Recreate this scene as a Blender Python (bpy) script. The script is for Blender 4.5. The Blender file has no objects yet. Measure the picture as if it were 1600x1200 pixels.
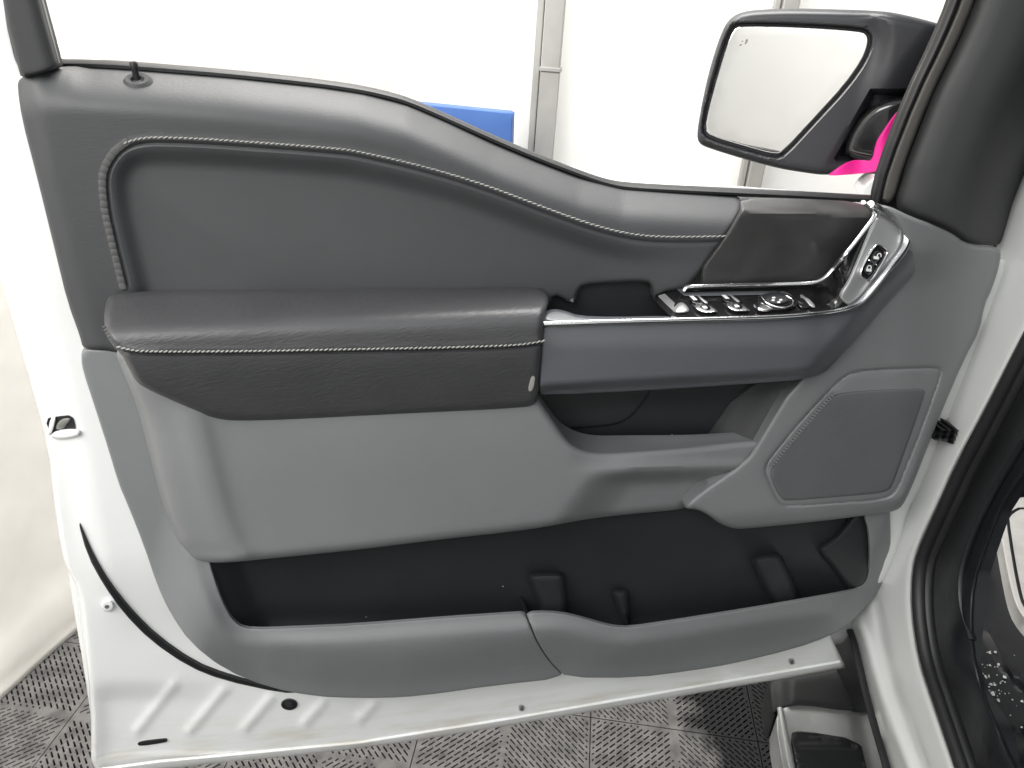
import bpy, math, random
import numpy as np
from mathutils import Vector, Matrix
from mathutils.geometry import delaunay_2d_cdt

S = bpy.context.scene
COL = S.collection
random.seed(4)
rng = np.random.default_rng(4)
rad = math.radians

# ------------------------------------------------------------------ camera
FPX = 1156.0                               # focal length in photo pixels (1600 wide)
CAM = np.array([0.0, -0.78, 1.49])
PITCH, YAW, ROLL = rad(27), rad(13), rad(4)
FWD = np.array([math.sin(YAW) * math.cos(PITCH), math.cos(YAW) * math.cos(PITCH), -math.sin(PITCH)])
_R0 = np.array([math.cos(YAW), -math.sin(YAW), 0.0])
_U0 = np.cross(_R0, FWD)
RGT = math.cos(ROLL) * _R0 + math.sin(ROLL) * _U0
UP = -math.sin(ROLL) * _R0 + math.cos(ROLL) * _U0
cd = bpy.data.cameras.new('camera')
cd.sensor_fit = 'HORIZONTAL'; cd.sensor_width = 36.0; cd.lens = FPX / 1600 * 36.0
cd.clip_start = 0.02; cd.clip_end = 200
cam = bpy.data.objects.new('camera', cd); COL.objects.link(cam)
m = Matrix([[RGT[i], UP[i], -FWD[i]] for i in range(3)]).to_4x4(); m.translation = Vector(CAM)
cam.matrix_world = m
S.camera = cam

# ------------------------------------------------------------------ light of the booth
w = bpy.data.worlds.new('World'); S.world = w; w.use_nodes = True
bg = w.node_tree.nodes['Background']
bg.inputs[0].default_value = (0.93, 0.97, 1.0, 1); bg.inputs[1].default_value = 0.70

def lamp(name, loc, target, size, size_y, power, col=(1, 0.98, 0.95)):
    l = bpy.data.lights.new(name, 'AREA'); l.shape = 'RECTANGLE'; l.size = size; l.size_y = size_y
    l.energy = power; l.color = col
    o = bpy.data.objects.new(name, l); COL.objects.link(o); o.location = loc
    o.rotation_euler = (Vector(target) - Vector(loc)).to_track_quat('-Z', 'Y').to_euler()
    return o
lamp('unseen_lamp', (0.1, 1.15, 3.2), (0.2, 1.3, 0.0), 3.0, 0.5, 150)
lamp('unseen_lamp', (-1.25, -0.9, 2.35), (-0.15, 0.0, 0.8), 1.5, 1.1, 53)
lamp('unseen_lamp', (-0.3, -2.5, 3.2), (-0.3, -3.4, 1.0), 2.6, 0.5, 38, (.95, .98, 1.0))  # unseen lamp added to brighten the wall shown in the mirror
S.view_settings.view_transform = 'Standard'; S.view_settings.look = 'None'
S.view_settings.gamma = 1.0; S.view_settings.use_curve_mapping = False
S.view_settings.exposure = 0.0
S.render.engine = 'CYCLES'
S.cycles.use_denoising = True
S.cycles.max_bounces = 8
try: S.cycles.denoiser = 'OPENIMAGEDENOISE'
except Exception: pass

# ------------------------------------------------------------------ frames: a plane in the place, reached by a photo pixel
class Frame:
    def __init__(s, p0, n):
        s.p0 = np.array(p0, float); s.n = np.array(n, float); s.n /= np.linalg.norm(s.n)
    def pos(s, x, y, d=0.0):
        x = np.asarray(x, float); y = np.asarray(y, float)
        r = FWD * FPX + RGT * (x[..., None] - 800) - UP * (y[..., None] - 600)
        t = (d - (CAM - s.p0) @ s.n) / (r @ s.n)
        return CAM + t[..., None] * r
DOOR = Frame((0, 0, 0), (0, -1, 0))                    # the door's inner sheet metal
HINGE = np.array([0.815, 0.0, 0.0])
BODY = Frame(HINGE, (-0.966, 0.26, 0))                 # the side of the cab
def level(z): return Frame((0, 0, z), (0, 0, 1))

# ------------------------------------------------------------------ maths helpers
def A(p): return np.array(p, float)
def ss(a, b, x):
    t = np.clip((np.asarray(x, float) - a) / (b - a), 0, 1); return t * t * (3 - 2 * t)
def curve(x, k):
    k = A(k); X = k[:, 0]; Y = k[:, 1]
    dl = np.diff(Y) / np.diff(X); mm = np.empty(len(X)); mm[0] = dl[0]; mm[-1] = dl[-1]
    for i in range(1, len(X) - 1): mm[i] = 0 if dl[i-1] * dl[i] <= 0 else 2 * dl[i-1] * dl[i] / (dl[i-1] + dl[i])
    x = np.clip(x, X[0], X[-1]); i = np.clip(np.searchsorted(X, x) - 1, 0, len(X) - 2)
    h = X[i+1] - X[i]; t = (x - X[i]) / h
    return ((2*t**3-3*t**2+1)*Y[i] + (t**3-2*t**2+t)*h*mm[i] + (-2*t**3+3*t**2)*Y[i+1] + (t**3-t**2)*h*mm[i+1])
def chaikin(p, n, closed):
    p = A(p)
    for _ in range(n):
        q = np.roll(p, -1, 0) if closed else p[1:]
        b = p if closed else p[:-1]
        new = np.empty((2 * len(b), 2)); new[0::2] = .75 * b + .25 * q; new[1::2] = .25 * b + .75 * q
        p = new if closed else np.vstack([p[:1], new, p[-1:]])
    return p
def resample(p, step, closed):
    p = np.vstack([p, p[:1]]) if closed else p
    L = np.concatenate([[0], np.cumsum(np.hypot(*np.diff(p, axis=0).T))])
    n = max(3, int(round(L[-1] / step)))
    s = np.linspace(0, L[-1], n + 1)
    if closed: s = s[:-1]
    return np.stack([np.interp(s, L, p[:, 0]), np.interp(s, L, p[:, 1])], 1)
def dist(P, line, closed=False):
    P = np.atleast_2d(P); a = line if closed else line[:-1]; b = np.roll(line, -1, 0) if closed else line[1:]
    ab = b - a; out = np.full(len(P), 1e9)
    l2 = np.maximum((ab ** 2).sum(1), 1e-12)
    for k in range(0, len(P), 4000):
        q = P[k:k+4000]
        t = np.clip(((q[:, None] - a) * ab).sum(2) / l2, 0, 1)
        out[k:k+4000] = np.sqrt((((q[:, None] - (a + t[..., None] * ab)) ** 2).sum(2)).min(1))
    return out
def inside(P, poly):
    P = np.atleast_2d(P); x, y = P[:, 0], P[:, 1]; c = np.zeros(len(P), bool)
    a = poly; b = np.roll(poly, -1, 0)
    for (x1, y1), (x2, y2) in zip(a, b):
        if y1 == y2: continue
        c ^= ((y1 > y) != (y2 > y)) & (x < (x2 - x1) * (y - y1) / (y2 - y1) + x1)
    return c
def offset_line(p, s):
    t = np.gradient(p, axis=0); t /= np.maximum(np.hypot(t[:, 0], t[:, 1]), 1e-9)[:, None]
    return p + s * np.stack([-t[:, 1], t[:, 0]], 1)
def segd(x, y, a, b):
    return dist(np.stack([np.ravel(x), np.ravel(y)], 1), A([a, b])).reshape(np.shape(x))

# ------------------------------------------------------------------ object helpers
def link(name, me, mat, parent):
    o = bpy.data.objects.new(name, me); COL.objects.link(o)
    if mat is not None: me.materials.append(mat)
    if parent is not None: o.parent = parent
    return o
def root_of(o):
    p = np.zeros(3)
    while o is not None: p = p + A(o.location); o = o.parent
    return p
def mesh(name, V, F, mat, parent=None, smooth=True, angle=38):
    V = np.asarray(V, float) - root_of(parent)
    me = bpy.data.meshes.new(name); me.from_pydata(V.tolist(), [], [list(map(int, f)) for f in F]); me.update()
    if smooth:
        me.polygons.foreach_set('use_smooth', [True] * len(me.polygons)); me.set_sharp_from_angle(angle=rad(angle))
    return link(name, me, mat, parent)
def empty(name, loc, label=None, cat=None, group=None):
    o = bpy.data.objects.new(name, None); COL.objects.link(o); o.location = loc; o.empty_display_size = .1
    return tag(o, label, cat, group)
def tag(o, label=None, cat=None, group=None, kind=None):
    for k, v in (('label', label), ('category', cat), ('group', group), ('kind', kind)):
        if v: o[k] = v
    return o

def plate(name, outline, dfn, mat, parent=None, fr=DOOR, r=0, drop=0.0, back=0.0, sp=10, ch=2, extra=None, step=None, angle=38):
    """A shaped sheet: outline in photo pixels on a plane of the place, its relief dfn in metres proud of that plane,
    edge rounded over r pixels by `drop` metres, sides carried back to the depth `back`."""
    if not callable(dfn): c0 = float(dfn); dfn = lambda x, y: np.full(np.shape(x), c0)
    if not callable(back): b0 = float(back); back = lambda x, y: np.full(np.shape(x), b0)
    step = step or min(sp, 7)
    B = resample(chaikin(outline, ch, True), step, True)
    ar = .5 * np.sum(B[:, 0] * np.roll(B[:, 1], -1) - np.roll(B[:, 0], -1) * B[:, 1])
    if ar < 0: B = B[::-1]
    pts = [B]
    if r > 0:
        t = np.roll(B, -1, 0) - np.roll(B, 1, 0); t /= np.maximum(np.hypot(t[:, 0], t[:, 1]), 1e-9)[:, None]
        nn = np.stack([-t[:, 1], t[:, 0]], 1)
        for k in (.06, .2, .42, .7, 1.0):
            q = B + nn * (r * k)
            q = q[inside(q, B)]
            if len(q): q = q[dist(q, B, True) > r * k * .93]
            pts.append(q)
    lo, hi = B.min(0), B.max(0)
    gx, gy = np.meshgrid(np.arange(lo[0], hi[0], sp), np.arange(lo[1], hi[1], sp * .866))
    gx = gx + (np.arange(gx.shape[0]) % 2)[:, None] * sp * .5
    G = np.stack([gx.ravel(), gy.ravel()], 1); G = G[inside(G, B)]
    if len(G): G = G[dist(G, B, True) > max(r * 1.0 + sp * .4, sp * .45)]
    if extra is not None and len(extra):
        E = np.asarray(extra); E = E[inside(E, B)]; E = E[dist(E, B, True) > max(2.0, r * .3)]
        if len(E) and len(G):
            keep = np.ones(len(G), bool)
            for k in range(0, len(G), 1000):
                keep[k:k+1000] = (((G[k:k+1000, None] - E[None]) ** 2).sum(2).min(1) > (sp * .45) ** 2)
            G = G[keep]
        pts.append(E)
    pts.append(G)
    P = np.vstack([q for q in pts if len(q)]); nb = len(B)
    edges = [(i, (i + 1) % nb) for i in range(nb)]
    vo, _, fo, *_ = delaunay_2d_cdt([Vector(p) for p in P], edges, [], 1, 1e-5)
    V2 = A([(v.x, v.y) for v in vo]); Fc = np.array([list(f) for f in fo if len(f) == 3])
    cen = V2[Fc].mean(1); Fc = Fc[inside(cen, B)]
    d = dfn(V2[:, 0], V2[:, 1])
    if r > 0 and drop:
        tt = np.clip(dist(V2, B, True) / r, 0, 1); d = d - drop * (1 - np.sqrt(np.maximum(0, 1 - (1 - tt) ** 2)))
    V3 = fr.pos(V2[:, 0], V2[:, 1], d)
    a, b, c = V3[Fc[:, 0]], V3[Fc[:, 1]], V3[Fc[:, 2]]
    nr = np.cross(b - a, c - a); fl = (nr * (CAM - a)).sum(1) < 0
    Fc[fl] = Fc[fl][:, ::-1]
    cnt = {}
    for f in Fc:
        for i in range(3):
            e = (int(f[i]), int(f[(i + 1) % 3])); cnt[e] = cnt.get(e, 0) + 1
    be = [e for e in cnt if (e[1], e[0]) not in cnt]
    ids = sorted({i for e in be for i in e}); mp = {v: len(V3) + k for k, v in enumerate(ids)}
    ib = np.array(ids); db = back(V2[ib, 0], V2[ib, 1])
    VB = V3[ib] - fr.n * np.maximum(d[ib] - db, 0.0005)[:, None]
    F = [tuple(f) for f in Fc] + [(e[1], e[0], mp[e[0]], mp[e[1]]) for e in be]
    return mesh(name, np.vstack([V3, VB]), F, mat, parent, angle=angle)

def tube(name, path, dfn, wd, ht, mat, parent=None, fr=DOOR, ch=2, step=8, seg=10, taper=None):
    if not callable(dfn): c0 = float(dfn); dfn = lambda x, y: np.full(np.shape(x), c0)
    p = resample(chaikin(path, ch, False), step, False)
    P = fr.pos(p[:, 0], p[:, 1], dfn(p[:, 0], p[:, 1]))
    T = np.gradient(P, axis=0); T /= np.linalg.norm(T, axis=1)[:, None]
    N = fr.n - (T @ fr.n)[:, None] * T; N /= np.linalg.norm(N, axis=1)[:, None]
    Bn = np.cross(T, N); V = []; n = len(P)
    for i in range(n):
        k = 1.0 if taper is None else taper(i / (n - 1))
        for j in range(seg):
            a = 2 * math.pi * j / seg
            V.append(P[i] + Bn[i] * math.cos(a) * wd / 2 * k + N[i] * math.sin(a) * ht / 2 * k)
    F = [(i*seg+j, i*seg+(j+1) % seg, (i+1)*seg+(j+1) % seg, (i+1)*seg+j) for i in range(n-1) for j in range(seg)]
    F += [tuple(range(seg))[::-1], tuple(range((n-1)*seg, n*seg))]
    return mesh(name, V, F, mat, parent)

def stitching(name, path, dfn, mat, parent, pitch=9, length=9, wd=.0016, slant=18, lift=.0008, fr=DOOR, ch=2, flat=1.0, prof=(.35, .9, 1, .9, .35)):
    p = resample(chaikin(path, ch, False), pitch, False); t = np.gradient(p, axis=0); t /= np.hypot(t[:, 0], t[:, 1])[:, None]
    V, F = [], []
    for (x, y), (tx, ty) in zip(p, t):
        a = rad(-slant + rng.normal(0, 3)); dx, dy = tx*math.cos(a) - ty*math.sin(a), tx*math.sin(a) + ty*math.cos(a)
        L = length * (1 + rng.normal(0, .06)) / 2
        q = A([[x - dx*L, y - dy*L], [x - dx*L*.55, y - dy*L*.55], [x, y], [x + dx*L*.55, y + dy*L*.55], [x + dx*L, y + dy*L]])
        P = fr.pos(q[:, 0], q[:, 1], dfn(q[:, 0], q[:, 1]) + lift * A([-.4, .7, 1, .7, -.4]))
        T = P[4] - P[0]; T /= np.linalg.norm(T); N = fr.n - (fr.n @ T) * T; N /= np.linalg.norm(N); Bn = np.cross(T, N)
        o = len(V)
        for i, k in enumerate(prof):
            for j in range(6):
                an = math.pi * j / 3; V.append(P[i] + (Bn * math.cos(an) + N * math.sin(an) * flat) * wd / 2 * k)
        F += [(o+i*6+j, o+i*6+(j+1) % 6, o+(i+1)*6+(j+1) % 6, o+(i+1)*6+j) for i in range(4) for j in range(6)]
        F += [tuple(o+j for j in range(6))[::-1], tuple(o+24+j for j in range(6))]
    return tag(mesh(name, V, F, mat, parent), kind='stuff')

def box(name, lo, hi, mat, parent=None, bev=0.0):
    lo, hi = A(lo), A(hi)
    V = [[(lo, hi)[i][0], (lo, hi)[j][1], (lo, hi)[k][2]] for i in (0, 1) for j in (0, 1) for k in (0, 1)]
    F = [(0,1,3,2),(4,6,7,5),(0,4,5,1),(2,3,7,6),(0,2,6,4),(1,5,7,3)]
    o = mesh(name, V, F, mat, parent, smooth=False)
    if bev:
        b = o.modifiers.new('b', 'BEVEL'); b.width = bev; b.segments = 2
    return o

# ------------------------------------------------------------------ materials
def material(name, col, rough=.5, metal=0.0, bump=None, coat=0.0, spec=.5, var=0.0, vscale=6.0, emit=None, tint=None, rvar=0.0):
    mt = bpy.data.materials.new(name); mt.use_nodes = True; nt = mt.node_tree; N = nt.nodes; L = nt.links
    b = N['Principled BSDF']; b.inputs['Base Color'].default_value = (*col, 1); b.inputs['Roughness'].default_value = rough
    b.inputs['Metallic'].default_value = metal; b.inputs['Specular IOR Level'].default_value = spec
    if coat: b.inputs['Coat Weight'].default_value = coat; b.inputs['Coat Roughness'].default_value = .06
    tc = N.new('ShaderNodeTexCoord'); src = tc.outputs['Object']
    colout = None
    if var:
        n = N.new('ShaderNodeTexNoise'); n.inputs['Scale'].default_value = vscale; n.inputs['Detail'].default_value = 6
        L.new(src, n.inputs['Vector'])
        r = N.new('ShaderNodeMapRange'); r.inputs[1].default_value = .3; r.inputs[2].default_value = .7
        r.inputs[3].default_value = 1 - var; r.inputs[4].default_value = 1 + var; L.new(n.outputs['Fac'], r.inputs[0])
        mx = N.new('ShaderNodeVectorMath'); mx.operation = 'SCALE'; mx.inputs[0].default_value = col
        L.new(r.outputs[0], mx.inputs['Scale']); colout = mx.outputs[0]; L.new(colout, b.inputs['Base Color'])
        if rvar:
            r2 = N.new('ShaderNodeMapRange'); r2.inputs[1].default_value = .3; r2.inputs[2].default_value = .7
            r2.inputs[3].default_value = rough - rvar; r2.inputs[4].default_value = rough + rvar
            L.new(n.outputs['Fac'], r2.inputs[0]); L.new(r2.outputs[0], b.inputs['Roughness'])
    if tint: tint(nt, src, colout, b)
    if bump:
        sc, st, rot, ds = bump
        mp = N.new('ShaderNodeMapping'); mp.vector_type = 'TEXTURE'; mp.inputs['Scale'].default_value = [1/q for q in sc]; mp.inputs['Rotation'].default_value = rot
        L.new(src, mp.inputs['Vector'])
        n = N.new('ShaderNodeTexNoise'); n.inputs['Scale'].default_value = 1; n.inputs['Detail'].default_value = 2.5
        L.new(mp.outputs[0], n.inputs['Vector'])
        bp = N.new('ShaderNodeBump'); bp.inputs['Strength'].default_value = st; bp.inputs['Distance'].default_value = ds
        L.new(n.outputs['Fac'], bp.inputs['Height']); L.new(bp.outputs[0], b.inputs['Normal'])
    return mt

def dirt_low(nt, src, colout, b):
    """brownish road grime gathered along the door's bottom hem"""
    N, L = nt.nodes, nt.links
    sx = N.new('ShaderNodeSeparateXYZ'); L.new(src, sx.inputs[0])
    n = N.new('ShaderNodeTexNoise'); n.inputs['Scale'].default_value = 9; n.inputs['Detail'].default_value = 8
    mp = N.new('ShaderNodeMapping'); mp.inputs['Scale'].default_value = (1, 1, 6); L.new(src, mp.inputs[0]); L.new(mp.outputs[0], n.inputs['Vector'])
    r = N.new('ShaderNodeMapRange'); r.inputs[1].default_value = .075; r.inputs[2].default_value = .0; r.inputs[3].default_value = 0; r.inputs[4].default_value = 1
    L.new(sx.outputs[2], r.inputs[0])
    r2 = N.new('ShaderNodeMapRange'); r2.inputs[1].default_value = .46; r2.inputs[2].default_value = .7; r2.inputs[4].default_value = .45; L.new(n.outputs['Fac'], r2.inputs[0])
    mu = N.new('ShaderNodeMath'); mu.operation = 'MULTIPLY'; L.new(r.outputs[0], mu.inputs[0]); L.new(r2.outputs[0], mu.inputs[1])
    mx = N.new('ShaderNodeMix'); mx.data_type = 'RGBA'; L.new(mu.outputs[0], mx.inputs[0])
    if colout is not None: L.new(colout, mx.inputs[6])
    else: mx.inputs[6].default_value = b.inputs['Base Color'].default_value
    mx.inputs[7].default_value = (.50, .44, .32, 1); L.new(mx.outputs[2], b.inputs['Base Color'])

Z3 = (0, 0, 0)
M = {}
M['paint'] = material('white_paint', (.81, .82, .815), .22, coat=.5, var=.012, vscale=3, tint=dirt_low)
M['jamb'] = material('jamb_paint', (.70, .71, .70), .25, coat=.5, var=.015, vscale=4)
M['soft'] = material('soft_touch_vinyl', (.056, .0575, .061), .54, bump=((260, 260, 850), .26, (0, rad(-12), 0), .0007), var=.05, vscale=14, spec=.5)
M['leather'] = material('leatherette', (.055, .0555, .059), .44, bump=((120, 120, 420), .42, (0, rad(-16), 0), .0012), var=.06, vscale=20, spec=.5)
M['grey'] = material('grey_plastic', (.200, .206, .212), .46, bump=((700, 700, 700), .22, Z3, .0005), var=.03, vscale=7, rvar=.05)
M['fascia'] = material('satin_grey_plastic', (.098, .103, .113), .34, bump=((1800, 1800, 1800), .08, Z3, .0003), var=.03, vscale=8)
M['dark'] = material('charcoal_plastic', (.020, .021, .024), .5, bump=((1300, 1300, 1300), .2, Z3, .0004), var=.12, vscale=10)
M['gloss'] = material('piano_black', (.012, .012, .013), .13, coat=.6, var=.3, vscale=40, rvar=.05)
M['applique'] = material('brushed_black_trim', (.034, .0335, .034), .42, bump=((40, 40, 700), .12, (0, rad(-8), 0), .0003), var=.25, vscale=24, rvar=.08)
M['chrome'] = material('satin_chrome', (.78, .78, .79), .22, 1.0)
M['silver'] = material('silver_paint', (.40, .405, .41), .36, .45, var=.02)
M['rubber'] = material('black_rubber', (.010, .0105, .012), .5, var=.15, vscale=30)
M['thread'] = material('grey_thread', (.36, .355, .335), .7)
M['thread_dark'] = material('charcoal_thread', (.085, .085, .085), .75)
M['sail'] = material('charcoal_trim', (.048, .049, .051), .62, spec=.35, bump=((1100, 1100, 1100), .28, Z3, .0005), var=.05, vscale=10)
M['channel'] = material('channel_trim', (.10, .095, .088), .5, var=.1, vscale=20)
M['grille'] = material('speaker_cloth', (.118, .122, .127), .55, var=.04, vscale=14)
M['mirror'] = material('mirror_glass', (.99, .975, .945), .02, 1.0)
M['mirror_case'] = material('mirror_case', (.028, .029, .034), .42, bump=((1200, 1200, 1200), .18, Z3, .0005), var=.06)
M['pink'] = material('pink_tape', (.86, .02, .30), .45)
M['ink'] = material('grey_print', (.22, .22, .23), .5)
M['white_ink'] = material('white_print', (.82, .82, .8), .5)
M['steel'] = material('painted_steel', (.36, .355, .335), .5, .2, var=.14, vscale=5)
M['blue'] = material('blue_paint', (.05, .13, .38), .5, var=.06)
M['wall'] = material('white_wall', (.93, .925, .90), .7, var=.02, vscale=2)
M['curtain'] = material('cream_sheet', (.90, .865, .80), .6, bump=((7, 7, 5), .35, Z3, .02), var=.04, vscale=3, tint=dirt_low)
M['cream'] = material('cream_wall', (.92, .905, .87), .7, bump=((3, 3, 3), .3, Z3, .02), var=.03, vscale=2)
M['liner'] = material('black_floor_liner', (.011, .012, .0145), .42, bump=((70, 70, 70), .15, Z3, .002), var=.2, vscale=18, rvar=.1)
M['mat'] = material('pale_mat', (.50, .49, .475), .6, var=.1, vscale=22)
M['polished'] = material('polished_steel', (.62, .63, .62), .34, .75, var=.12, vscale=12)
M['latch'] = material('latch_steel', (.45, .45, .43), .35, .8, var=.3, vscale=60)

# ================================================================== THE PLACE
# ------------------------------------------------------------------ floor of interlocking tiles
def dark_patch(nt, src, colout, b):
    """a dark patch with a noisy rim on the tiles beside the step"""
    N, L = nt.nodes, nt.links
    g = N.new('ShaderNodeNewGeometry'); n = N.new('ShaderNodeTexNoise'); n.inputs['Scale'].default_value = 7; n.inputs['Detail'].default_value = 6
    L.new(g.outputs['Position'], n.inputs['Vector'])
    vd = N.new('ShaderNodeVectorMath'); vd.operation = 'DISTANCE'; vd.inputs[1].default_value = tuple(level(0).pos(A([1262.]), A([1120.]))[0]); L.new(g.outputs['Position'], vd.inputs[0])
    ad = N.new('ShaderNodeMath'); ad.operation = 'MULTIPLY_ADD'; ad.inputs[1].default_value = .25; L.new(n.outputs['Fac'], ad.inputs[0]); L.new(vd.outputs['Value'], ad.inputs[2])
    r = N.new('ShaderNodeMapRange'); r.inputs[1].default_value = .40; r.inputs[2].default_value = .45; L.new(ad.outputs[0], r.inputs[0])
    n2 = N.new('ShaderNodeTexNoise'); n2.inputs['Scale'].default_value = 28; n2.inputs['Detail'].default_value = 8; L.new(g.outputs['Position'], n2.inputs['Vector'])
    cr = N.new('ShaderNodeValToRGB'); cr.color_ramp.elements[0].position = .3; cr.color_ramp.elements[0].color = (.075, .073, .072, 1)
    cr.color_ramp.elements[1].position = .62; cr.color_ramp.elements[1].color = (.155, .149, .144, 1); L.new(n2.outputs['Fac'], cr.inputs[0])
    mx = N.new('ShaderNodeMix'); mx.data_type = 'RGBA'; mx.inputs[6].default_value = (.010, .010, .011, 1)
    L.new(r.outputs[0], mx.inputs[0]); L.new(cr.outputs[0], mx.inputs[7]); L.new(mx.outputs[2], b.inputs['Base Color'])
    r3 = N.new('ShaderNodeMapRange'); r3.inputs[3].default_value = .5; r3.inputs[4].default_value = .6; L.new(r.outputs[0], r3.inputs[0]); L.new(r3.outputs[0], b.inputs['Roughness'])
M['tile'] = material('grey_floor_tile', (.25, .245, .24), .55, tint=dark_patch, spec=.2)
M['sub'] = material('dark_subfloor', (.02, .02, .02), .9)
fl = mesh('floor', [(-9, -9, -.014), (9, -9, -.014), (9, 9, -.014), (-9, 9, -.014)], [(0, 1, 2, 3)], M['sub'], smooth=False)
tag(fl, 'grey slotted interlocking tile floor', None, None, 'structure')

Q = .195
def tile_mesh():
    T = 2 * Q; g = .0012
    pts = [(g, g), (T - g, g), (T - g, T - g), (g, T - g)]; edges = [(0, 1), (1, 2), (2, 3), (3, 0)]; slots = []
    pitch, ln, gap, wd = .0108, .0175, .0052, .0036
    for qx in (0, 1):
        for qy in (0, 1):
            cx, cy = (qx + .5) * Q, (qy + .5) * Q; a = rad(45 if (qx + qy) % 2 else -45); ca, sa = math.cos(a), math.sin(a)
            nrow = int(Q * 1.42 / pitch)
            for i in range(nrow):
                v = (i - nrow / 2 + .5) * pitch
                for j in range(-8, 9):
                    u = (j + (.5 if i % 2 else 0)) * (ln + gap)
                    h = Q/2 - .0055; t = math.sqrt(.5)
                    lo_, hi_ = u - ln/2, u + ln/2
                    for k, c_ in ((ca, -v*sa), (sa, v*ca)):
                        e0, e1 = (-h - c_)/k, (h - c_)/k
                        lo_, hi_ = max(lo_, min(e0, e1)), min(hi_, max(e0, e1))
                    if hi_ - lo_ < .005: continue
                    cs = [(lo_, v - wd/2), (hi_, v - wd/2), (hi_, v + wd/2), (lo_, v + wd/2)]
                    cs = [(cx + p*ca - q*sa, cy + p*sa + q*ca) for p, q in cs]
                    o = len(pts); pts += cs; edges += [(o, o+1), (o+1, o+2), (o+2, o+3), (o+3, o)]
                    um = (lo_ + hi_)/2; slots.append((cx + um*ca - v*sa, cy + um*sa + v*ca, a, (hi_ - lo_)/2))
    vo, _, fo, *_ = delaunay_2d_cdt([Vector(p) for p in pts], edges, [], 1, 1e-6)
    V = [(v.x, v.y, 0) for v in vo]; sl = A(slots); F = []
    cen = A([np.mean([V[i][:2] for i in f], 0) for f in fo])
    for f, c in zip(fo, cen):
        dx, dy = c[0] - sl[:, 0], c[1] - sl[:, 1]; u = dx*np.cos(sl[:, 2]) + dy*np.sin(sl[:, 2]); v = -dx*np.sin(sl[:, 2]) + dy*np.cos(sl[:, 2])
        if not np.any((abs(u) < sl[:, 3]) & (abs(v) < wd/2)): F.append(tuple(f))
    cnt = {}
    for f in F:
        for i in range(len(f)): cnt[(f[i], f[(i+1) % len(f)])] = 1
    be = [e for e in cnt if (e[1], e[0]) not in cnt]; mp = {}
    for e in be:
        for i in e:
            if i not in mp: mp[i] = len(V); V.append((V[i][0], V[i][1], -.011))
    F += [(e[1], e[0], mp[e[0]], mp[e[1]]) for e in be]
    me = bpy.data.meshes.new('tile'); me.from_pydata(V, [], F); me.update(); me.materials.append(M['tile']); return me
tm = tile_mesh()
T0 = level(0).pos(A([923.]), A([1121.]))[0][:2]       # a crossing of four tiles
ga = rad(-18); gx, gy = A([math.cos(ga), math.sin(ga)]), A([-math.sin(ga), math.cos(ga)])
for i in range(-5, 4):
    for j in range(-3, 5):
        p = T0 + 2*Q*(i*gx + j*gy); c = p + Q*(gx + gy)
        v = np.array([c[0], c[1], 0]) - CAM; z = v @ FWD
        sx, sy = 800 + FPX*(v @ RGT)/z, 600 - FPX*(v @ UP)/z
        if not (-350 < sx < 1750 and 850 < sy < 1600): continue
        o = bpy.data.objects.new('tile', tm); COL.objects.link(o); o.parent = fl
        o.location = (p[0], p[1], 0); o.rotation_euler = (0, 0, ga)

# ------------------------------------------------------------------ walls of the booth
cA = level(0).pos(A([0., 126.]), A([1093., 988.]))[:, :2]       # foot of the hanging sheet
cdir = (cA[1] - cA[0]) / np.linalg.norm(cA[1] - cA[0]); cn = A([cdir[1], -cdir[0]])
V, F = [], []
NU, NV = 150, 26
us = np.linspace(-1.6, 2.15, NU); zs = np.concatenate([[0.004, .02, .05, .09, .14], np.linspace(.22, 3.4, NV - 5)])
for z in zs:
    for u in us:
        k = math.exp(-z / .35)
        o = .018*math.sin(u*9 + z*1.1)*(1 - k) + .010*math.sin(u*23 + 1.7*z)*(1 - k) + k*(.006*math.sin(u*14 + 2) + .045) + .010*math.exp(-((z - .09)/.025)**2)
        V.append((*(cA[0] + cdir*u + cn*o - cn*.045), z))
F = [(j*NU+i, j*NU+i+1, (j+1)*NU+i+1, (j+1)*NU+i) for j in range(NV-1) for i in range(NU-1)]
cu = mesh('hanging_sheet', V, F, M['curtain'])
tag(cu, 'cream sheet hanging to the tiled floor beside the door latch edge', 'sheet')
sm = cu.modifiers.new('t', 'SOLIDIFY'); sm.thickness = .003
corner = cA[0] + cdir*2.0
bw = [corner - gx*.6 , corner + gx*4.5]
wl = mesh('wall', [(*bw[0], 0), (*bw[1], 0), (*bw[1], 3.6), (*bw[0], 3.6)] + [(*(b + gy*.1), z) for b, z in ((bw[0], 0), (bw[1], 0), (bw[1], 3.6), (bw[0], 3.6))],
          [(0, 1, 2, 3), (4, 7, 6, 5), (0, 4, 5, 1), (3, 2, 6, 7), (0, 3, 7, 4), (1, 5, 6, 2)], M['wall'], smooth=False)
tag(wl, kind='structure')
wl2 = mesh('wall', [(-3.2, -3.5, 0), (2.2, -3.5, 0), (2.2, -3.5, 3.6), (-3.2, -3.5, 3.6), (-3.2, -3.6, 0), (2.2, -3.6, 0), (2.2, -3.6, 3.6), (-3.2, -3.6, 3.6)],
          [(0, 3, 2, 1), (4, 5, 6, 7), (0, 1, 5, 4), (3, 7, 6, 2), (0, 4, 7, 3), (1, 2, 6, 5)], M['cream'], smooth=False)      # the cream wall the mirror shows
tag(wl2, kind='structure')
WALL = Frame((*corner, 0), (-gy[0], -gy[1], 0))

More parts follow.
